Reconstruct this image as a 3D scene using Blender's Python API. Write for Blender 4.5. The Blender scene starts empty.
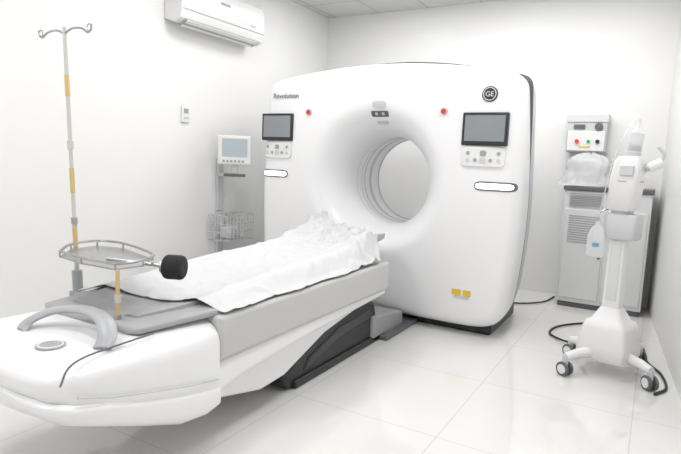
import bpy, bmesh, math, random
from mathutils import Vector, Matrix, noise
random.seed(4)
sc=bpy.context.scene
sc.view_settings.view_transform='Standard'
sc.view_settings.look='None'
sc.view_settings.exposure=-0.13
# ---------------------------------------------------------------- materials
def mat(name,col,rough=0.5,metal=0.0,var=0.02,vscale=6.0,spec=0.5,emit=None,es=0.0,alpha=1.0,trans=0.0,bump=0.0,bscale=40.0,coat=0.0):
    m=bpy.data.materials.new(name); m.use_nodes=True
    nt=m.node_tree; b=nt.nodes["Principled BSDF"]
    b.inputs["Roughness"].default_value=rough
    b.inputs["Metallic"].default_value=metal
    b.inputs["Specular IOR Level"].default_value=spec
    b.inputs["Alpha"].default_value=alpha
    b.inputs["Transmission Weight"].default_value=trans
    b.inputs["Coat Weight"].default_value=coat
    tc=nt.nodes.new("ShaderNodeTexCoord"); n=nt.nodes.new("ShaderNodeTexNoise")
    n.inputs["Scale"].default_value=vscale
    nt.links.new(tc.outputs["Object"],n.inputs["Vector"])
    r=nt.nodes.new("ShaderNodeValToRGB")
    r.color_ramp.elements[0].color=[max(0,c*(1-var)) for c in col]+[1]
    r.color_ramp.elements[1].color=[min(1,c*(1+var)) for c in col]+[1]
    nt.links.new(n.outputs["Fac"],r.inputs["Fac"])
    nt.links.new(r.outputs["Color"],b.inputs["Base Color"])
    if emit:
        b.inputs["Emission Color"].default_value=(*emit,1); b.inputs["Emission Strength"].default_value=es
    if bump>0:
        n2=nt.nodes.new("ShaderNodeTexNoise"); n2.inputs["Scale"].default_value=bscale
        nt.links.new(tc.outputs["Object"],n2.inputs["Vector"])
        bp=nt.nodes.new("ShaderNodeBump"); bp.inputs["Strength"].default_value=bump; bp.inputs["Distance"].default_value=0.01
        nt.links.new(n2.outputs["Fac"],bp.inputs["Height"]); nt.links.new(bp.outputs["Normal"],b.inputs["Normal"])
    return m
def tile_mat(name,c1,c2,cm,size,mortar,rough,spec=0.5,offset=0.0):
    m=bpy.data.materials.new(name); m.use_nodes=True
    nt=m.node_tree; b=nt.nodes["Principled BSDF"]
    b.inputs["Roughness"].default_value=rough; b.inputs["Specular IOR Level"].default_value=spec
    tc=nt.nodes.new("ShaderNodeTexCoord"); br=nt.nodes.new("ShaderNodeTexBrick")
    br.offset=offset; br.squash=1.0
    br.inputs["Scale"].default_value=1.0
    br.inputs["Brick Width"].default_value=size; br.inputs["Row Height"].default_value=size
    br.inputs["Mortar Size"].default_value=mortar; br.inputs["Mortar Smooth"].default_value=0.1
    br.inputs["Color1"].default_value=(*c1,1); br.inputs["Color2"].default_value=(*c2,1); br.inputs["Mortar"].default_value=(*cm,1)
    nt.links.new(tc.outputs["Object"],br.inputs["Vector"])
    nt.links.new(br.outputs["Color"],b.inputs["Base Color"])
    return m
M={}
M['wall']=mat("wall_paint",(.83,.83,.82),.45,var=.008,bump=.03,bscale=120)
M['floor']=tile_mat("floor_porcelain",(.75,.745,.73),(.74,.735,.72),(.60,.595,.585),.8,.003,.06,.8)
M['ceil']=tile_mat("ceiling_tiles",(.68,.68,.68),(.69,.69,.69),(.48,.48,.48),.6,.008,.8,.2)
M['white']=mat("scanner_white_plastic",(.86,.86,.875),.28,var=.005,coat=.2)
M['white2']=mat("white_plastic",(.78,.78,.785),.35,var=.01)
M['rear']=mat("scanner_rear_grey",(.52,.53,.55),.4,var=.01)
M['pad']=mat("table_side_pad",(.56,.555,.545),.55,var=.02,bump=.05)
M['mat']=mat("grey_mattress",(.40,.40,.41),.5,var=.02)
M['handle']=mat("grey_handle",(.40,.41,.43),.35,var=.02)
M['black']=mat("black_plastic",(.02,.02,.022),.38,var=.05)
M['blackm']=mat("black_matte_foam",(.012,.012,.013),.8,var=.05,bump=.3,bscale=200)
M['ridge']=mat("charcoal_plastic",(.045,.045,.048),.35)
M['dark']=mat("dark_grey_plastic",(.12,.12,.13),.4)
M['grey']=mat("mid_grey",(.34,.35,.36),.45)
M['lgrey']=mat("light_grey",(.58,.59,.60),.45)
M['screen']=mat("lcd_screen",(.16,.17,.18),.12,var=.15,vscale=3,emit=(.33,.36,.38),es=.32)
M['monscreen']=mat("monitor_screen",(.35,.40,.44),.15,var=.1,vscale=8,emit=(.45,.50,.54),es=.25)
M['led']=mat("led_strip",(.95,.95,.95),.3,emit=(1,1,1),es=3.0)
M['red']=mat("red_button",(.62,.04,.03),.35)
M['green']=mat("green_button",(.03,.35,.10),.35)
M['yellow']=mat("yellow_label",(.78,.52,.05),.5)
M['gold']=mat("yellow_band",(.66,.48,.22),.35,metal=.3)
M['cream']=mat("cream_enamel",(.58,.57,.53),.35)
M['chrome']=mat("chrome_steel",(.50,.50,.51),.22,metal=.95)
M['steel']=mat("brushed_steel",(.42,.42,.43),.28,metal=.9)
M['drape']=mat("white_drape",(.66,.665,.68),.5,var=.01,bump=.35,bscale=16,alpha=.94)
M['plastic']=mat("clear_plastic_wrap",(.80,.81,.82),.22,alpha=.6,bump=.8,bscale=14)
M['clear']=mat("clear_syringe",(.80,.83,.85),.08,alpha=.55)
M['blue']=mat("blue_cap",(.16,.34,.50),.4)
M['cab']=mat("cabinet_grey",(.66,.665,.67),.4)
M['cable']=mat("black_rubber",(.02,.02,.02),.5)
# ---------------------------------------------------------------- helpers
def empty(name,loc=(0,0,0)):
    e=bpy.data.objects.new(name,None); e.empty_display_size=.1; sc.collection.objects.link(e); return e
def obj(name,verts,faces,m,parent=None,smooth=True,bevel=0,segs=3,auto=40,sub=0):
    me=bpy.data.meshes.new(name); me.from_pydata([tuple(v) for v in verts],[],faces); 
    bm=bmesh.new(); bm.from_mesh(me); bmesh.ops.recalc_face_normals(bm,faces=bm.faces); bm.to_mesh(me); bm.free()
    me.update()
    o=bpy.data.objects.new(name,me); sc.collection.objects.link(o)
    ms=m if isinstance(m,list) else [m]
    for k in ms: me.materials.append(k)
    if smooth:
        for p in me.polygons: p.use_smooth=True
        try: me.set_sharp_from_angle(angle=math.radians(auto))
        except Exception: pass
    if bevel>0:
        b=o.modifiers.new("bev",'BEVEL'); b.width=bevel; b.segments=segs; b.limit_method='ANGLE'; b.angle_limit=math.radians(35); b.harden_normals=False
    if sub>0:
        s=o.modifiers.new("sub",'SUBSURF'); s.levels=sub; s.render_levels=sub
    if parent: o.parent=parent
    return o
def box(name,x0,x1,y0,y1,z0,z1,m,parent=None,bevel=.005,segs=3,rot=None):
    v=[(x,y,z) for x in (x0,x1) for y in (y0,y1) for z in (z0,z1)]
    if rot:
        c=Vector(((x0+x1)/2,(y0+y1)/2,(z0+z1)/2)); v=[rot@(Vector(p)-c)+c for p in v]
    f=[(0,1,3,2),(4,6,7,5),(0,4,5,1),(2,3,7,6),(0,2,6,4),(1,5,7,3)]
    return obj(name,v,f,m,parent,bevel=bevel,segs=segs,smooth=bevel>0)
def tube(name,pts,r,m,parent=None,n=12,closed=False,radii=None):
    pts=[Vector(p) for p in pts]; N=len(pts); verts=[];faces=[]
    up=None
    for i,p in enumerate(pts):
        if closed: t=(pts[(i+1)%N]-pts[i-1]).normalized()
        else: t=(pts[min(i+1,N-1)]-pts[max(i-1,0)]).normalized()
        if up is None:
            up=Vector((0,0,1)) if abs(t.z)<.9 else Vector((1,0,0))
        a=t.cross(up).normalized(); b=a.cross(t).normalized(); up=b
        rr=radii[i] if radii else r
        for k in range(n):
            th=2*math.pi*k/n; verts.append(p+a*math.cos(th)*rr+b*math.sin(th)*rr)
    for i in range(N if closed else N-1):
        j=(i+1)%N
        for k in range(n):
            faces.append((i*n+k,i*n+(k+1)%n,j*n+(k+1)%n,j*n+k))
    if not closed:
        faces.append(tuple(range(n))); faces.append(tuple((N-1)*n+k for k in range(n)))
    return obj(name,verts,faces,m,parent)
def smoothpts(pts,k=8):
    P=[Vector(p) for p in pts]; P=[P[0]*2-P[1]]+P+[P[-1]*2-P[-2]]; out=[]
    for i in range(1,len(P)-2):
        for s in range(k):
            t=s/k
            out.append(.5*((2*P[i])+(-P[i-1]+P[i+1])*t+(2*P[i-1]-5*P[i]+4*P[i+1]-P[i+2])*t*t+(-P[i-1]+3*P[i]-3*P[i+1]+P[i+2])*t**3))
    out.append(P[-2]); return out
def cyl(name,p1,p2,r,m,parent=None,n=28,bevel=0,r2=None):
    o=tube(name,[p1,p2],r,m,parent,n,radii=[r,r2 if r2 is not None else r])
    if bevel>0:
        b=o.modifiers.new("bev",'BEVEL'); b.width=bevel; b.segments=3; b.limit_method='ANGLE'; b.angle_limit=math.radians(40)
    return o
def prism(name,prof,x0,x1,m,parent=None,bevel=.01,segs=4):   # profile in (Y,Z)
    n=len(prof); v=[(x0,y,z) for y,z in prof]+[(x1,y,z) for y,z in prof]
    f=[tuple(range(n)),tuple(range(n,2*n))]+[(i,(i+1)%n,n+(i+1)%n,n+i) for i in range(n)]
    return obj(name,v,f,m,parent,bevel=bevel,segs=segs)
def loft(name,secs,m,parent=None,n=48,p=5,sub=0):
    v=[];f=[]
    for s in secs:
        y,xc,hw,zb,zt=s[:5]; pp=s[5] if len(s)>5 else p
        for k in range(n):
            th=2*math.pi*(k+.5)/n; c,sn=math.cos(th),math.sin(th)
            x=xc+hw*math.copysign(abs(c)**(2/pp),c); z=(zb+zt)/2+(zt-zb)/2*math.copysign(abs(sn)**(2/pp),sn)
            v.append((x,y,z))
    for i in range(len(secs)-1):
        for k in range(n): f.append((i*n+k,i*n+(k+1)%n,(i+1)*n+(k+1)%n,(i+1)*n+k))
    f.append(tuple(range(n))); f.append(tuple((len(secs)-1)*n+k for k in range(n)))
    return obj(name,v,f,m,parent,sub=sub,auto=50)
def loftz(name,secs,m,parent=None,n=40,p=4,rot=0):
    v=[];f=[];cr,sr=math.cos(rot),math.sin(rot)
    for s in secs:
        z,xc,yc,hx,hy=s[:5]; pp=s[5] if len(s)>5 else p
        for k in range(n):
            th=2*math.pi*(k+.5)/n; c,sn=math.cos(th),math.sin(th)
            dx=hx*math.copysign(abs(c)**(2/pp),c); dy=hy*math.copysign(abs(sn)**(2/pp),sn)
            v.append((xc+dx*cr-dy*sr,yc+dx*sr+dy*cr,z))
    for i in range(len(secs)-1):
        for k in range(n): f.append((i*n+k,i*n+(k+1)%n,(i+1)*n+(k+1)%n,(i+1)*n+k))
    f.append(tuple(range(n))); f.append(tuple((len(secs)-1)*n+k for k in range(n)))
    return obj(name,v,f,m,parent,auto=50)
# ---------------------------------------------------------------- camera
AX=Vector((962,-109,549)).normalized(); AY=Vector((320,55,-549)).normalized(); AZ=AX.cross(AY).normalized(); AY=AZ.cross(AX)
CH=1.3
cam=bpy.data.cameras.new("camera"); co=bpy.data.objects.new("camera",cam); sc.collection.objects.link(co)
R=Matrix((AX,AY,AZ)).to_4x4(); R.translation=Vector((0,0,CH)); co.matrix_world=R
cam.lens=549/681*36; cam.sensor_width=36; cam.clip_start=.05; sc.camera=co
# ---------------------------------------------------------------- room
XL=-3.70; YB=5.95; HC=3.0; YF=-1.4
XRb=.02; XRf=XRb+(YB-YF)*.09
T=.12
def slab(name,pts,z0,z1,m):
    n=len(pts); v=[(x,y,z0) for x,y in pts]+[(x,y,z1) for x,y in pts]
    f=[tuple(range(n)),tuple(range(n,2*n))]+[(i,(i+1)%n,n+(i+1)%n,n+i) for i in range(n)]
    return obj(name,v,f,m,smooth=False)
slab("floor",[(XL-T,YF-T),(XRf+T,YF-T),(XRb+T+.05,YB+T),(XL-T,YB+T)],-.1,0,M['floor'])
slab("ceiling",[(XL-T,YF-T),(XRf+T,YF-T),(XRb+T+.05,YB+T),(XL-T,YB+T)],HC,HC+.1,M['ceil'])
slab("wall_left",[(XL-T,YF),(XL,YF),(XL,YB),(XL-T,YB)],0,HC,M['wall'])
slab("wall_back",[(XL-T,YB),(XRb+T,YB),(XRb+T,YB+T),(XL-T,YB+T)],0,HC,M['wall'])
slab("wall_right",[(XRf,YF),(XRf+T,YF),(XRb+T,YB),(XRb,YB)],0,HC,M['wall'])
slab("wall_front",[(XL-T,YF-T),(XRf+T,YF-T),(XRf+T,YF),(XL-T,YF)],0,HC,M['wall'])
# ---------------------------------------------------------------- ct scanner gantry
G=empty("ct_scanner_gantry")
GX=-2.0; GZ=1.13; Rb=.375; Rf=.63
def outline(th,cache={}):
    if th in cache: return cache[th]
    lo,hi=.3,2.0
    for _ in range(30):
        r=(lo+hi)/2; x=r*math.cos(th); z=GZ+r*math.sin(th)
        zt=2.07-.125*(abs(x)/1.15)**2; zb=.055
        mid=(zt+zb)/2; hh=(zt-zb)/2
        w=1.16-.07*max(0,(z-1.0))**1.5-.09*max(0,(.9-z))**1.6
        v=abs(z-mid)/hh; q=abs(x)/w; p=34 if z>mid else 12
        g=v**p+q**p
        if g<1: lo=r
        else: hi=r
    cache[th]=lo; return lo
EW=.085
def Yf(f,span):
    y=3.97+.03*f*f
    d=(1-f)*span
    if d<EW:
        e=min(1,1-d/EW); y+=.12*(1-math.sqrt(max(0,1-e*e)))
    return y
def faceY(x,z):
    dx=x-GX; dz=z-GZ; r=math.hypot(dx,dz); th=math.atan2(dz,dx); Ro=outline(th)
    if r<Rf:
        ph=math.acos(max(0,min(1,1-(r-Rb)/(Rf-Rb)))); return 4.40-.43*math.sin(ph)
    return Yf(min(1,(r-Rf)/(Ro-Rf)),Ro-Rf)
NA=360; rings=[]; mats=[]
def addring(fn,mi): rings.append(fn); mats.append(mi)
for i in range(0,15):
    ph=math.pi/2*i/14; addring((lambda th,Ro,ph=ph:(Rb+(Rf-Rb)*(1-math.cos(ph)),4.40-.43*math.sin(ph))),0)
for f in [.1,.25,.45,.65,.85]:
    def fn(th,Ro,f=f):
        sp=Ro-Rf; m=max(.02,1-EW/sp); return (Rf+sp*m*f,Yf(m*f,sp))
    addring(fn,0)
for e in [0,.2,.4,.6,.75,.87,.95,.985,1.0]:
    def fn(th,Ro,e=e):
        sp=Ro-Rf; m=max(.02,1-EW/sp); f=m+(1-m)*e; return (Rf+sp*f,Yf(f,sp))
    addring(fn,0)
for (s,y,mi,b) in [(1.0,4.22,0,0),(.995,4.34,2,0),(.985,4.345,2,0),(.985,4.365,2,0),(.993,4.37,1,.068),(.988,4.44,1,.068),(.975,4.6,1,.055),(.94,4.8,1,.03),(.88,4.95,1,0),(.84,5.0,1,0)]:
    addring((lambda th,Ro,s=s,y=y,b=b:(Ro*(s+b*max(0,math.sin(th))**2),y)),mi)
for (r,y,mi) in [(.66,5.02,0),(.50,4.98,0),(.42,4.93,0),(.385,4.87,0),(.375,4.80,0),(.375,4.70,3),(.378,4.69,3),(.378,4.66,3),(.375,4.65,0),(.375,4.60,0)]:
    addring((lambda th,Ro,r=r,y=y:(r,y)),mi)
v=[];fc=[];fm=[]
for fn in rings:
    for k in range(NA):
        th=2*math.pi*k/NA; r,y=fn(th,outline(th)); v.append((GX+r*math.cos(th),y,GZ+r*math.sin(th)))
NR=len(rings)
for i in range(NR):
    j=(i+1)%NR
    for k in range(NA):
        fc.append((i*NA+k,i*NA+(k+1)%NA,j*NA+(k+1)%NA,j*NA+k)); fm.append(mats[i])
g=obj("gantry_housing",v,fc,[M['white'],M['rear'],M['dark'],M['lgrey']],G,auto=35)
for p,mi in zip(g.data.polygons,fm): p.material_index=mi
prism("gantry_plinth",[(4.12,0),(4.12,.12),(4.9,.14),(4.9,0)],GX-1.02,GX+1.0,M['black'],G,.02)
def ring(name,cx,cy,cz,r,t,m,parent,n=96):
    return tube(name,[(cx+r*math.cos(2*math.pi*k/n),cy,cz+r*math.sin(2*math.pi*k/n)) for k in range(n)],t,m,parent,n=8,closed=True)
ring("bore_seam_1",GX,4.415,GZ,Rb+.001,.003,M['lgrey'],G)
ring("bore_seam_2",GX,4.50,GZ,Rb+.001,.004,M['lgrey'],G)
ring("bore_seam_3",GX,4.56,GZ,Rb+.001,.004,M['grey'],G)
ring("bore_rear_trim",GX,4.86,GZ,Rb+.008,.008,M['lgrey'],G)
def patch(name,cx,cz,hw,hh,rad,m,off=.006,parent=G,rings_=6):
    def bd(th):
        c,s=math.cos(th),math.sin(th); lo,hi=0,2*max(hw,hh)
        for _ in range(30):
            r=(lo+hi)/2; x=abs(r*c); z=abs(r*s); qx=max(x-(hw-rad),0); qz=max(z-(hh-rad),0)
            if math.hypot(qx,qz)<rad and x<=hw and z<=hh: lo=r
            else: hi=r
        return lo
    n=64; vv=[(cx,faceY(cx,cz)-off,cz)]; ff=[]
    for i in range(1,rings_+1):
        for k in range(n):
            th=2*math.pi*k/n; r=bd(th)*i/rings_; x=cx+r*math.cos(th); z=cz+r*math.sin(th)
            vv.append((x,faceY(x,z)-off,z))
    base=len(vv)
    for k in range(n):
        x,y,z=vv[1+(rings_-1)*n+k]; vv.append((x,y+off+.01,z))
    for k in range(n): ff.append((0,1+k,1+(k+1)%n))
    for i in range(rings_-1):
        for k in range(n): ff.append((1+i*n+k,1+i*n+(k+1)%n,1+(i+1)*n+(k+1)%n,1+(i+1)*n+k))
    for k in range(n): ff.append((1+(rings_-1)*n+k,1+(rings_-1)*n+(k+1)%n,base+(k+1)%n,base+k))
    return obj(name,vv,ff,m,parent,auto=50)
for sgn,tag in ((-1,'l'),(1,'r')):
    cx=-2.035+sgn*.92
    box("display_bezel_"+tag,cx-.165,cx+.165,3.955,4.03,1.435,1.67,M['black'],G,.008)
    box("display_screen_"+tag,cx-.145,cx+.145,3.952,3.96,1.465,1.65,M['screen'],G,.002)
    patch("control_panel_"+tag,cx,1.355,.155,.07,.03,M['white2'],.014)
    for i in range(5):
        for j in range(2):
            if i in (1,3) and j==0: continue
            cxx=cx-.11+i*.055; czz=1.38-j*.05
            patch("key_%s_%d%d"%(tag,i,j),cxx,czz,.013 if i!=2 else .022,.013 if i!=2 else .02,.012,M['lgrey'] if (i+j)%2 else M['grey'],.018,rings_=2)
    lx=GX+sgn*.985
    patch("led_recess_"+tag,lx,1.145,.15,.033,.032,M['dark'],.005,rings_=12)
    patch("led_bar_"+tag,lx-sgn*.005,1.145,.134,.021,.0205,M['led'],.010,rings_=10)
    patch("stop_button_ring_"+tag,GX-.03+sgn*.60,1.68,.028,.028,.0279,M['lgrey'],.008,rings_=3)
    patch("stop_button_"+tag,GX-.03+sgn*.60,1.68,.018,.018,.0179,M['red'],.022,rings_=3)
patch("badge_disc",-1.10,1.80,.055,.055,.0545,M['black'],.008,rings_=4)
yb=faceY(-1.10,1.80)-.012
ring("badge_ring",-1.10,yb,1.80,.044,.003,M['white2'],G,n=48)
def text(name,s,loc,size,m,parent,rot=(math.pi/2,0,0)):
    c=bpy.data.curves.new(name,'FONT'); c.body=s; c.size=size; c.extrude=.001; c.align_x='CENTER'; c.align_y='CENTER'
    o=bpy.data.objects.new(name,c); sc.collection.objects.link(o); o.location=loc; o.rotation_euler=rot; c.materials.append(m); o.parent=parent; return o
text("badge_letters","GE",(-1.10,yb-.001,1.798),.05,M['white2'],G)
text("name_letters","Revolution",(-2.88,faceY(-2.96,1.82)-.012,1.82),.062,M['dark'],G)
patch("top_indicator",GX+.03,1.735,.06,.028,.027,M['lgrey'],.006,rings_=3)
patch("position_display",GX+.03,1.665,.075,.022,.008,M['dark'],.006,rings_=3)
patch("position_label",GX+.03,1.60,.05,.012,.004,M['lgrey'],.006,rings_=3)
for i in (-1,1): patch("indicator_led_%d"%i,GX+.03+i*.03,1.665,.012,.010,.004,M['lgrey'],.009,rings_=2)
patch("warning_label_1",-1.245,.335,.035,.022,.003,M['yellow'],.004,rings_=2)
patch("warning_label_2",-1.165,.335,.030,.022,.003,M['yellow'],.004,rings_=2)
patch("warning_label_3",-1.205,.30,.06,.010,.003,M['lgrey'],.004,rings_=2)
# ---------------------------------------------------------------- patient table
TB=empty("ct_patient_table"); TX=-1.95
loft("table_shell",[(.955,TX,.20,.52,.555,2.5),(.965,TX,.29,.495,.575,3),(.99,TX,.35,.465,.59,3.5),(1.05,TX,.385,.425,.60,4),(1.15,TX,.40,.37,.602,5),(1.3,TX,.405,.295,.602,5),(1.42,TX,.405,.235,.602,5),(1.52,TX,.405,.205,.602,5),(1.64,TX,.405,.195,.602,5),(1.715,TX,.40,.205,.600,5),(1.72,TX,.385,.21,.43,5),(1.76,TX,.385,.235,.43,5),(1.9,TX,.385,.27,.43,5),(2.4,TX,.385,.32,.43,5),(3.0,TX,.38,.345,.43,5),(3.42,TX,.37,.36,.43,5)],M['white'],TB,n=64)
loft("table_nose_lip",[(.950,TX,.24,.455,.50,2.5),(.97,TX,.34,.43,.50,3),(1.03,TX,.40,.39,.49,4),(1.15,TX,.415,.345,.46,5),(1.3,TX,.415,.28,.42,5),(1.5,TX,.415,.20,.37,5),(1.64,TX,.413,.185,.34,5),(1.72,TX,.405,.20,.32,5)],M['white'],TB,n=64)
box("side_pad",TX-.40,TX+.40,1.72,3.42,.41,.61,M['pad'],TB,.022,4)
prism("lift_arm_cover",[(1.7,.25),(1.75,.21),(2.1,.13),(2.3,.14),(2.7,.27),(3.1,.33),(3.1,.40),(1.7,.40)],TX-.33,TX+.33,M['white'],TB,.02)
prism("pedestal_shroud",[(2.42,.0),(2.36,.05),(2.37,.11),(2.47,.17),(2.72,.26),(2.95,.33),(3.30,.34),(3.46,.30),(3.50,.18),(3.50,.0)],TX-.28,TX+.28,M['black'],TB,.03,5)
prism("pedestal_ridge",[(2.55,.07),(2.60,.14),(2.95,.24),(3.38,.26),(3.42,.2),(2.95,.17)],TX-.29,TX+.29,M['ridge'],TB,.01)
prism("pedestal_foot",[(2.45,.0),(2.45,.05),(3.62,.05),(3.62,.0)],TX-.30,TX+.30,M['black'],TB,.012)
prism("gantry_link_cover",[(3.40,.0),(3.40,.20),(3.7,.17),(3.93,.13),(3.95,0)],TX-.16,TX+.30,M['grey'],TB,.02)
box("floor_cable_plate",TX-.1,TX+.36,3.52,4.10,.0,.035,M['dark'],TB,.01)
def cz(x,y):      # cradle top surface
    t=max(0,min(1,(y-1.5)/1.0)); t=t*t*(3-2*t); b=.632+.03*t+.05*max(0,(y-2.6))/1.0
    return b+.045*(x/.25)**2*(.4+.6*t)
v=[];f=[]; ny=24;nx=20
for j in range(ny+1):
    y=1.45+(3.82-1.45)*j/ny
    for i in range(nx+1):
        u=-1+2*i/nx; hw=.25 if j>1 else .20+.025*j
        if j>ny-3: hw=.25-.03*(j-ny+3)
        v.append((TX+u*hw,y,cz(u*hw,y)))
nv=len(v)
v+= [(a,b,c-.035) for a,b,c in v]
for j in range(ny):
    for i in range(nx):
        a=j*(nx+1)+i; f.append((a,a+1,a+nx+2,a+nx+1)); f.append((nv+a,nv+a+nx+1,nv+a+nx+2,nv+a+1))
for j in range(ny):
    for i in (0,nx):
        a=j*(nx+1)+i; f.append((a,a+nx+1,nv+a+nx+1,nv+a))
for i in range(nx):
    for j in (0,ny):
        a=j*(nx+1)+i; f.append((a,a+1,nv+a+1,nv+a))
obj("cradle",v,f,M['mat'],TB)
prism("cradle_support",[(1.6,.59),(1.6,.62),(2.5,.63),(3.4,.66),(3.4,.59)],TX-.2,TX+.2,M['lgrey'],TB,.008)
loft("cradle_end_mat",[(1.36,TX,.26,.600,.615,6),(1.38,TX,.30,.598,.632,6),(1.75,TX,.36,.598,.64,6),(1.95,TX,.36,.598,.63,6)],M['mat'],TB)
zt=.605
tube("nose_seam",smoothpts([(TX+.395,.995,zt-.05),(TX+.37,1.04,zt-.010),(TX+.345,1.12,zt),(TX+.335,1.25,zt),(TX+.33,1.42,zt)]),.0035,M['dark'],TB,8)
tube("nose_seam_side",smoothpts([(TX+.402,1.05,.50),(TX+.414,1.2,.455),(TX+.416,1.5,.385),(TX+.408,1.7,.345)]),.0035,M['lgrey'],TB,8)
cyl("nose_badge",(-1.80,1.12,.600),(-1.80,1.12,.606),.05,M['grey'],TB)
ring("nose_badge_ring",-1.80,1.12,.607,.04,.003,M['white2'],TB,n=40)
bpy.data.objects["nose_badge_ring"].data.transform(Matrix.Translation((-1.80,1.12,.607))@Matrix.Rotation(math.pi/2,4,'X')@Matrix.Translation((1.80,-1.12,-.607)))
hp=smoothpts([(-2.05,1.16,.60),(-2.04,1.20,.635),(-1.98,1.26,.668),(-1.86,1.30,.68),(-1.74,1.29,.668),(-1.665,1.25,.635),(-1.64,1.21,.60)],8)
hv=[];hf=[];N=len(hp)
for i,p in enumerate(hp):
    t=(hp[min(i+1,N-1)]-hp[max(i-1,0)]).normalized(); side=Vector((0,0,1)).cross(t).normalized(); upv=t.cross(side)
    for a in range(16):
        th=2*math.pi*a/16; hv.append(p+side*math.cos(th)*.034+upv*math.sin(th)*.014)
for i in range(N-1):
    for a in range(16): hf.append((i*16+a,i*16+(a+1)%16,(i+1)*16+(a+1)%16,(i+1)*16+a))
hf.append(tuple(range(16))); hf.append(tuple((N-1)*16+a for a in range(16)))
obj("grab_handle",hv,hf,M['handle'],TB)
# ---------------------------------------------------------------- drape
v=[];f=[]; nx=84; ny=170
for j in range(ny+1):
    t=j/ny
    for i in range(nx+1):
        u=i/nx
        y0=1.60+.14*u+.02*math.sin(u*7); y=y0+(3.62-.16*u+.02*math.sin(u*11)-y0)*t
        xl=TX-.43+.02*math.sin(t*9); xr=TX+.392+.008*math.sin(t*23)-.14*max(0,(t-.90)/.10)
        dx=xl+(xr-xl)*u-TX; a=abs(dx)
        rise=max(0,(t-.66)/.34)
        if a<.26: z=cz(dx,y)+.008
        else:
            q=min(1,(a-.26)/.13); q=q*q*(3-2*q); z=(cz(.26,y)+.008)*(1-q)+.622*q
        zmin=z
        z+=.14*rise**1.6*(1-.7*u)
        n1=noise.noise(Vector((dx*5+y*3,y*3.5-dx*4,7)))
        fo=(1-min(1,abs(n1)*5))**2
        z+=fo*(.007+.045*rise)
        nn=noise.noise(Vector((dx*12+y*7,y*9-dx*5,4.1)))*.5+.35*noise.noise(Vector((dx*30,y*22,2)))
        z+=nn*(.006+.06*rise)
        z=max(z,zmin)
        if a>.40: z-= .6*(a-.40)
        v.append((TX+dx,y,z))
for j in range(ny):
    for i in range(nx):
        a=j*(nx+1)+i; f.append((a,a+1,a+nx+2,a+nx+1))
D=obj("disposable_table_sheet",v,f,M['drape'],auto=180)
s=D.modifiers.new("sol",'SOLIDIFY'); s.thickness=.002; s.offset=1
# ---------------------------------------------------------------- iv pole
IV=empty("iv_pole"); px,py=-2.43,1.66
LN=.055
def pxz(z): return px-LN*(z-.6)
def zc(a,b,r,m,nm): cyl(nm,(pxz(a),py,a),(pxz(b),py,b),r,m,IV,20)
zc(.50,.95,.011,M['chrome'],"lower_tube"); zc(.95,1.86,.009,M['cream'],"upper_tube")
for a,b in ((1.54,1.64),(1.08,1.20),(.82,.92)): zc(a,b,.0112,M['gold'],"band_%d"%int(a*100))
zc(1.29,1.33,.015,M['cream'],"lock_collar"); zc(.93,.96,.015,M['steel'],"joint_collar")
zc(.60,.70,.024,M['grey'],"clamp_body"); box("clamp_jaw",px-.03,px+.06,py-.03,py+.03,.56,.60,M['grey'],IV,.008)
qx=pxz(1.86)
for sg in (-1,1):
    tube("hook_%d"%(sg+2),smoothpts([(qx,py,1.83),(qx+sg*.06,py,1.85),(qx+sg*.13,py,1.845),(qx+sg*.17,py,1.825),(qx+sg*.195,py,1.835),(qx+sg*.20,py,1.86)]),.005,M['steel'],IV,8)
    ex=qx+sg*.185
    tube("hook_eye_%d"%(sg+2),[(ex+.016*math.cos(a/14*2*math.pi),py,1.845+.016*math.sin(a/14*2*math.pi)) for a in range(14)],.003,M['steel'],IV,6,closed=True)
# ---------------------------------------------------------------- over-table tray
TR=empty("instrument_arm_tray")
zt=.82
tp=[(-2.23,1.44),(-2.36,1.58),(-2.36,1.72),(-2.22,1.76),(-1.90,1.66),(-1.82,1.54),(-1.84,1.42),(-2.04,1.41)]
v=[(x,y,zt) for x,y in tp]+[(x,y,zt+.006) for x,y in tp]; n=len(tp)
obj("tray_plate",v,[tuple(range(n)),tuple(range(n,2*n))]+[(i,(i+1)%n,n+(i+1)%n,n+i) for i in range(n)],M['steel'],TR,smooth=False)
tube("tray_rail",[(p.x,p.y,zt+.028) for p in smoothpts([(a,b,0) for a,b in tp+[tp[0]]],5)][:-1],.006,M['steel'],TR,8,closed=True)
for i,(x,y) in enumerate(tp): cyl("rail_post_%d"%i,(x,y,zt),(x,y,zt+.028),.004,M['steel'],TR,8)
cyl("support_leg",(-1.80,1.40,.63),(-1.80,1.40,.83),.008,M['gold'],TR); cyl("leg_foot",(-1.80,1.40,.603),(-1.80,1.40,.65),.013,M['steel'],TR)
cyl("leg_collar",(-1.80,1.40,.70),(-1.80,1.40,.73),.013,M['cream'],TR)
cyl("roller_rod",(-2.02,1.52,.830),(-1.76,1.63,.815),.008,M['steel'],TR)
cyl("foam_roller",(-1.775,1.615,.815),(-1.695,1.65,.815),.052,M['blackm'],TR,32,.016)
cyl("roller_cap",(-1.787,1.61,.815),(-1.775,1.615,.815),.028,M['steel'],TR,24)
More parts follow.
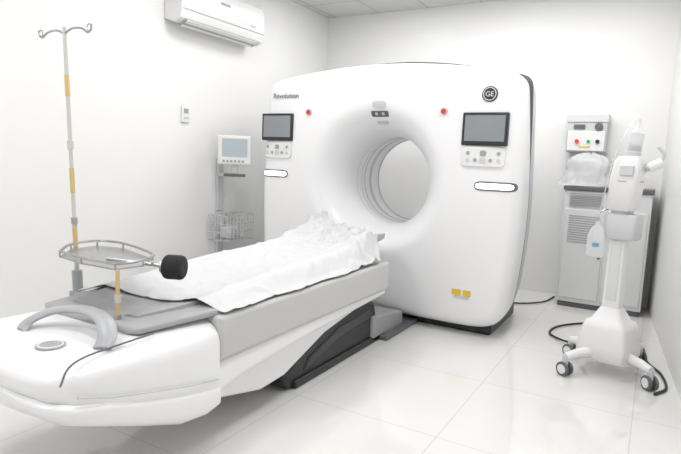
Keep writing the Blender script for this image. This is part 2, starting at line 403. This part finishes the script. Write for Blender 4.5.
# ---------------------------------------------------------------- air conditioner
AC=empty("air_conditioner")
prof=[(XL+.001,2.40),(XL+.12,2.36),(XL+.19,2.39),(XL+.215,2.45),(XL+.22,2.62),(XL+.19,2.71),(XL+.12,2.735),(XL+.001,2.735)]
y0,y1=3.35,4.42
n=len(prof); v=[(x,y0,z) for x,z in prof]+[(x,y1,z) for x,z in prof]
obj("ac_body",v,[tuple(range(n)),tuple(range(n,2*n))]+[(i,(i+1)%n,n+(i+1)%n,n+i) for i in range(n)],M['white2'],AC,bevel=.012,segs=4)
box("ac_louvre_slot",XL+.10,XL+.195,y0+.06,y1-.06,2.362,2.395,M['grey'],AC,.004,rot=Matrix.Rotation(math.radians(-25),3,'Y'))
for k in range(2): box("ac_louvre_%d"%k,XL+.11+.05*k,XL+.15+.05*k,y0+.08,y1-.08,2.352+.018*k,2.358+.018*k,M['white2'],AC,.002,rot=Matrix.Rotation(math.radians(-30),3,'Y'))
box("ac_display",XL+.219,XL+.223,y1-.20,y1-.14,2.50,2.52,M['lgrey'],AC,.001)
box("ac_brand_plate",XL+.219,XL+.223,y1-.62,y1-.50,2.60,2.62,M['grey'],AC,.001)
tube("ac_seam",[(XL+.221,y0+.01,2.465),(XL+.221,y1-.01,2.465)],.002,M['grey'],AC,6)
# ---------------------------------------------------------------- wall control
S=empty("thermostat")
box("faceplate",XL+.001,XL+.02,3.545,3.635,1.56,1.70,M['white2'],S,.006); box("lcd",XL+.019,XL+.023,3.565,3.615,1.64,1.68,M['grey'],S,.001)
for k in range(3): box("key_%d"%k,XL+.019,XL+.024,3.565+.02*k,3.578+.02*k,1.59,1.61,M['lgrey'],S,.001)
# ---------------------------------------------------------------- patient monitor with wall mount
P=empty("patient_monitor")
MY=3.98
box("wall_channel",XL+.001,XL+.03,MY+.02,MY+.10,.75,1.25,M['lgrey'],P,.005)
box("arm",XL+.02,XL+.20,MY+.03,MY+.07,1.08,1.12,M['lgrey'],P,.008)
mc=Vector((XL+.25,MY,1.335)); Rz=Matrix.Rotation(math.radians(38),3,'Z')
def lb(name,x0,x1,y0,y1,z0,z1,m,bev=.005):
    o=box(name,x0,x1,y0,y1,z0,z1,m,P,bev); o.data.transform(Matrix.Translation(mc)@Rz.to_4x4()); return o
lb("monitor_case",-.155,.155,-.04,.06,-.135,.135,M['white2'],.015)
lb("monitor_display",-.115,.115,-.044,-.036,-.06,.105,M['monscreen'],.002)
for k in range(6): lb("monitor_key_%d"%k,-.11+.035*k,-.088+.035*k,-.045,-.036,-.112,-.092,M['grey'],.002)
lb("monitor_neck",-.03,.03,0,.05,-.22,-.13,M['lgrey'],.008)
lb("monitor_tilt_plate",-.10,.10,-.02,.07,-.245,-.220,M['dark'],.004)
# basket
B=empty("wire_basket")
bx0,bx1,by0,by1,bz0,bz1=XL+.03,XL+.26,MY-.10,MY+.28,.48,.72
def wire(nm,pts,closed=False): tube(nm,pts,.0045,M['lgrey'],B,6,closed=closed)
for k,z in enumerate((bz0,.56,.64,bz1)): wire("hoop_%d"%k,[(bx0,by0,z),(bx1,by0,z),(bx1,by1,z),(bx0,by1,z)],True)
for k in range(9):
    y=by0+(by1-by0)*k/8; wire("rib_%d"%k,[(bx0,y,bz1),(bx0,y,bz0),(bx1,y,bz0),(bx1,y,bz1)])
for k in range(4):
    x=bx0+(bx1-bx0)*k/3; wire("cross_%d"%k,[(x,by0,bz1),(x,by0,bz0),(x,by1,bz0),(x,by1,bz1)])
box("basket_rail",XL+.001,bx0+.005,MY+.02,MY+.10,.30,.74,M['lgrey'],B,.004)
box("stored_cuff",bx0+.04,bx1-.05,MY,MY+.16,bz0+.01,.60,M['lgrey'],B,.02)
# ---------------------------------------------------------------- right: power cabinet
C=empty("power_cabinet")
cx0,cx1,cy0,cy1=-.75,-.03,5.48,5.90
box("cabinet_body",cx0,cx1,cy0,cy1,.05,1.10,M['cab'],C,.008); box("cabinet_plinth",cx0+.02,cx1-.02,cy0+.02,cy1-.02,0,.06,M['dark'],C,.003)
box("cabinet_top",cx0-.01,cx1+.01,cy0-.015,cy1,1.10,1.14,M['dark'],C,.006)
box("door_panel_1",cx0+.02,cx0+.36,cy0-.012,cy0+.01,.09,.93,M['cab'],C,.006); box("door_panel_2",cx0+.38,cx1-.02,cy0-.012,cy0+.01,.09,.93,M['cab'],C,.006)
for k in range(8): box("vent_%d"%k,cx0+.05,cx0+.33,cy0-.014,cy0-.008,.96+.0155*k,.965+.0155*k,M['grey'],C,.001)
for k in range(12): box("grille_%d"%k,cx0+.06,cx0+.32,cy0-.016,cy0-.008,.62+.022*k,.628+.022*k,M['grey'],C,.001)
cyl("door_lock",(cx0+.34,cy0-.02,.5),(cx0+.34,cy0,.5),.014,M['dark'],C)
W=empty("plastic_wrapped_equipment")
box("device_body",-.72,-.42,5.54,5.82,1.142,1.36,M['lgrey'],W,.02); box("device_panel",-.68,-.46,5.53,5.55,1.19,1.31,M['grey'],W,.004)
v=[];f=[];n=64
for j,(z,hx,hy) in enumerate([(1.143,.26,.20),(1.16,.245,.195),(1.20,.215,.185),(1.25,.205,.18),(1.30,.195,.175),(1.35,.19,.17),(1.39,.17,.16),(1.42,.12,.11),(1.44,.05,.05),(1.442,.01,.01)]):
    for k in range(n):
        th=2*math.pi*k/n; c,s=math.cos(th),math.sin(th); q=1+.16*noise.noise(Vector((c*4,s*4,z*12)))
        v.append((-.575+hx*q*math.copysign(abs(c)**.5,c),5.68+hy*q*math.copysign(abs(s)**.5,s),max(1.143,z+(.03*noise.noise(Vector((c*4,s*4,z*5))) if j else 0))))
for j in range(9):
    for k in range(n): f.append((j*n+k,j*n+(k+1)%n,(j+1)*n+(k+1)%n,(j+1)*n+k))
obj("plastic_wrap",v,f,M['plastic'],W,auto=180)
K=empty("electrical_control_box")
box("enclosure",-.82,-.47,5.78,YB-.002,1.46,1.80,M['lgrey'],K,.01); box("enclosure_door",-.81,-.48,5.765,5.785,1.47,1.66,M['white2'],K,.006)
box("enclosure_lid",-.83,-.46,5.77,YB-.004,1.74,1.82,M['cab'],K,.008)
cyl("red_knob",(-.72,5.74,1.56),(-.72,5.78,1.56),.018,M['red'],K); cyl("green_knob",(-.62,5.745,1.56),(-.62,5.78,1.56),.014,M['green'],K); cyl("black_knob",(-.54,5.745,1.56),(-.54,5.78,1.56),.018,M['black'],K)
cyl("dial",(-.54,5.755,1.70),(-.54,5.78,1.70),.035,M['dark'],K); box("meter",-.76,-.66,5.765,5.782,1.68,1.72,M['dark'],K,.002)
box("indicator_label",-.70,-.60,5.76,5.77,1.50,1.515,M['yellow'],K,.001)
# ---------------------------------------------------------------- contrast injector
J=empty("contrast_injector"); jx,jy=-.18,3.87; ra=-.30
loftz("base_body",[(.105,jx,jy,.145,.15,8),(.12,jx,jy,.155,.16,8),(.19,jx,jy,.155,.16,8),(.30,jx,jy,.135,.135,8),(.335,jx,jy,.125,.125,7),(.35,jx,jy,.10,.10,6),(.41,jx,jy,.068,.068,5),(.43,jx,jy,.058,.058,4)],M['white2'],J,rot=ra,n=64)
wh=[(-.40,3.62),(.07,3.68),(-.42,4.02),(-.0,4.16)]
for i,(x,y) in enumerate(wh):
    d=Vector((x-jx,y-jy,0)); 
    tube("leg_%d"%i,[(jx+d.x*.3,jy+d.y*.3,.14),(jx+d.x*.75,jy+d.y*.75,.135),(x,y,.12)],.03,M['white2'],J,14,radii=[.04,.03,.024])
    ax=Vector((.8,.6,0)) if i%2 else Vector((.5,.8,0)); ax.normalize()
    c=Vector((x,y,.045))
    for s in (-1,1): 
        cyl("wheel_%d_%d"%(i,s+1),c+ax*s*.012,c+ax*s*.030,.045,M['dark'],J,28,.004); cyl("hub_%d_%d"%(i,s+1),c+ax*s*.029,c+ax*s*.033,.030,M['white2'],J,24)
    cyl("fork_%d"%i,(x,y,.06),(x,y,.13),.018,M['lgrey'],J); 
loftz("column",[(.40,jx,jy,.055,.05,6),(1.04,jx,jy,.048,.043,6)],M['white2'],J,rot=ra)
loftz("column_panel",[(.48,jx+.0,jy-.006,.036,.048,8),(.86,jx,jy-.006,.034,.045,8)],M['cab'],J,rot=ra)
loftz("column_collar",[(1.02,jx,jy,.06,.055,3),(1.07,jx,jy,.06,.055,3)],M['lgrey'],J,rot=ra)
loftz("power_unit",[(.87,jx+.02,jy,.082,.07,7),(.88,jx+.02,jy,.090,.075,7),(1.02,jx+.02,jy,.090,.075,7),(1.03,jx+.02,jy,.082,.07,7)],M['lgrey'],J,rot=ra)
loftz("head_body",[(1.05,jx-.0,jy-.01,.068,.06,6),(1.07,jx,jy-.01,.080,.075,6),(1.25,jx+.01,jy-.01,.085,.082,6),(1.36,jx+.02,jy-.01,.078,.078,6),(1.385,jx+.025,jy-.01,.066,.066,5),(1.39,jx+.025,jy-.01,.045,.045,2)],M['white2'],J,rot=ra)
tube("head_seam",[(jx+.012+.087*math.cos(a/24*2*math.pi),jy-.01+.084*math.sin(a/24*2*math.pi),1.235) for a in range(24)],.003,M['grey'],J,6,closed=True)
cyl("syringe_mount",(jx+.025,jy-.01,1.385),(jx+.028,jy-.01,1.42),.045,M['lgrey'],J,bevel=.006)
cyl("syringe_barrel",(jx+.03,jy-.01,1.42),(jx+.04,jy-.01,1.53),.040,M['clear'],J); cyl("syringe_plunger",(jx+.03,jy-.01,1.42),(jx+.034,jy-.01,1.455),.034,M['dark'],J)
cyl("syringe_tip",(jx+.04,jy-.01,1.53),(jx+.045,jy-.01,1.58),.040,M['clear'],J,r2=.007)
cyl("syringe_nozzle",(jx+.045,jy-.01,1.58),(jx+.047,jy-.01,1.615),.007,M['white2'],J)
Rj=Matrix.Rotation(ra,3,'Z')
box("head_display",jx-.035,jx+.045,jy-.105,jy-.085,1.27,1.33,M['lgrey'],J,.004,rot=Rj)
tube("side_arm",smoothpts([(jx+.08,jy,1.30),(jx+.15,jy,1.33),(jx+.19,jy,1.40),(jx+.16,jy,1.45)]),.011,M['lgrey'],J)
cyl("arm_knob",(jx+.12,jy-.03,1.32),(jx+.19,jy-.03,1.36),.03,M['white2'],J,bevel=.006)
tube("fluid_line",smoothpts([(jx+.047,jy-.01,1.61),(jx+.01,jy-.05,1.60),(jx-.06,jy-.09,1.42),(jx-.10,jy-.08,1.20),(jx-.13,jy-.03,1.0)]),.003,M['clear'],J,6)
tube("bag_arm",smoothpts([(jx-.05,jy,1.05),(jx-.09,jy-.01,1.05),(jx-.13,jy-.02,1.02),(jx-.13,jy-.02,.98)]),.005,M['chrome'],J,8)
loftz("saline_bottle",[(.74,jx-.13,jy-.02,.04,.022,3),(.75,jx-.13,jy-.02,.055,.03,3),(.88,jx-.13,jy-.02,.055,.03,3),(.93,jx-.13,jy-.02,.035,.02,3),(.95,jx-.13,jy-.02,.015,.014,2),(.975,jx-.13,jy-.02,.015,.014,2)],M['clear'],J)
box("bottle_label",jx-.15,jx-.11,jy-.053,jy-.048,.81,.835,M['blue'],J,.001)
def cable(nm,pts,r=.008,parent=None): tube(nm,smoothpts(pts,10),r,M['cable'],parent,8)
cable("power_cord",[(-.30,4.05,.12),(-.45,4.25,.03),(-.62,4.45,.01),(-.60,4.7,.01),(-.42,4.95,.01),(-.20,5.05,.01),(-.05,4.8,.01),(.02,4.5,.01),(.05,4.2,.01),(.13,4.0,.01),(.16,3.75,.01),(.10,3.6,.01)],parent=J)
cable("floor_cable",[(-1.35,5.05,.01),(-1.2,5.2,.01),(-1.0,5.3,.01),(-.85,5.5,.01),(-.80,5.8,.01)],.007)
BB=empty("power_outlet_box"); box("socket_case",-3.22,-3.02,YB-.10,YB-.001,.62,.90,M['dark'],BB,.01); box("socket_lid",-3.20,-3.04,YB-.108,YB-.098,.76,.88,M['grey'],BB,.004)
# ---------------------------------------------------------------- lights
E=mat("added_lamp_diffuser",(.9,.9,.9),.5,emit=(1,.99,.97),es=1.2)
for i,(x,y,en) in enumerate([(-2.7,1.2,14),(-.8,1.2,17),(-2.6,3.1,17),(-.7,3.1,19),(-.6,4.6,18),(-1.8,-.4,31),(-2.6,4.8,13),(-1.5,4.8,15)]):  # unseen panels added for brightness: camera-side fill, rear pair for the back wall
    o=empty("added_light_panel" if i==0 else "added_light_panel.%03d"%i)
    box("added_panel_frame",x-.31,x+.31,y-.31,y+.31,HC-.012,HC-.001,M['white2'],o,.002); box("added_panel_diffuser",x-.28,x+.28,y-.28,y+.28,HC-.016,HC-.010,E,o,0)
    l=bpy.data.lights.new("added_lamp",'AREA'); l.energy=en; l.size=.56; l.color=(1,.99,.98)
    lo=bpy.data.objects.new("added_lamp",l); lo.location=(x,y,HC-.02); sc.collection.objects.link(lo); lo.parent=o
w=bpy.data.worlds.new("world"); sc.world=w; w.use_nodes=True; w.node_tree.nodes["Background"].inputs[0].default_value=(.9,.93,1,1); w.node_tree.nodes["Background"].inputs[1].default_value=.3
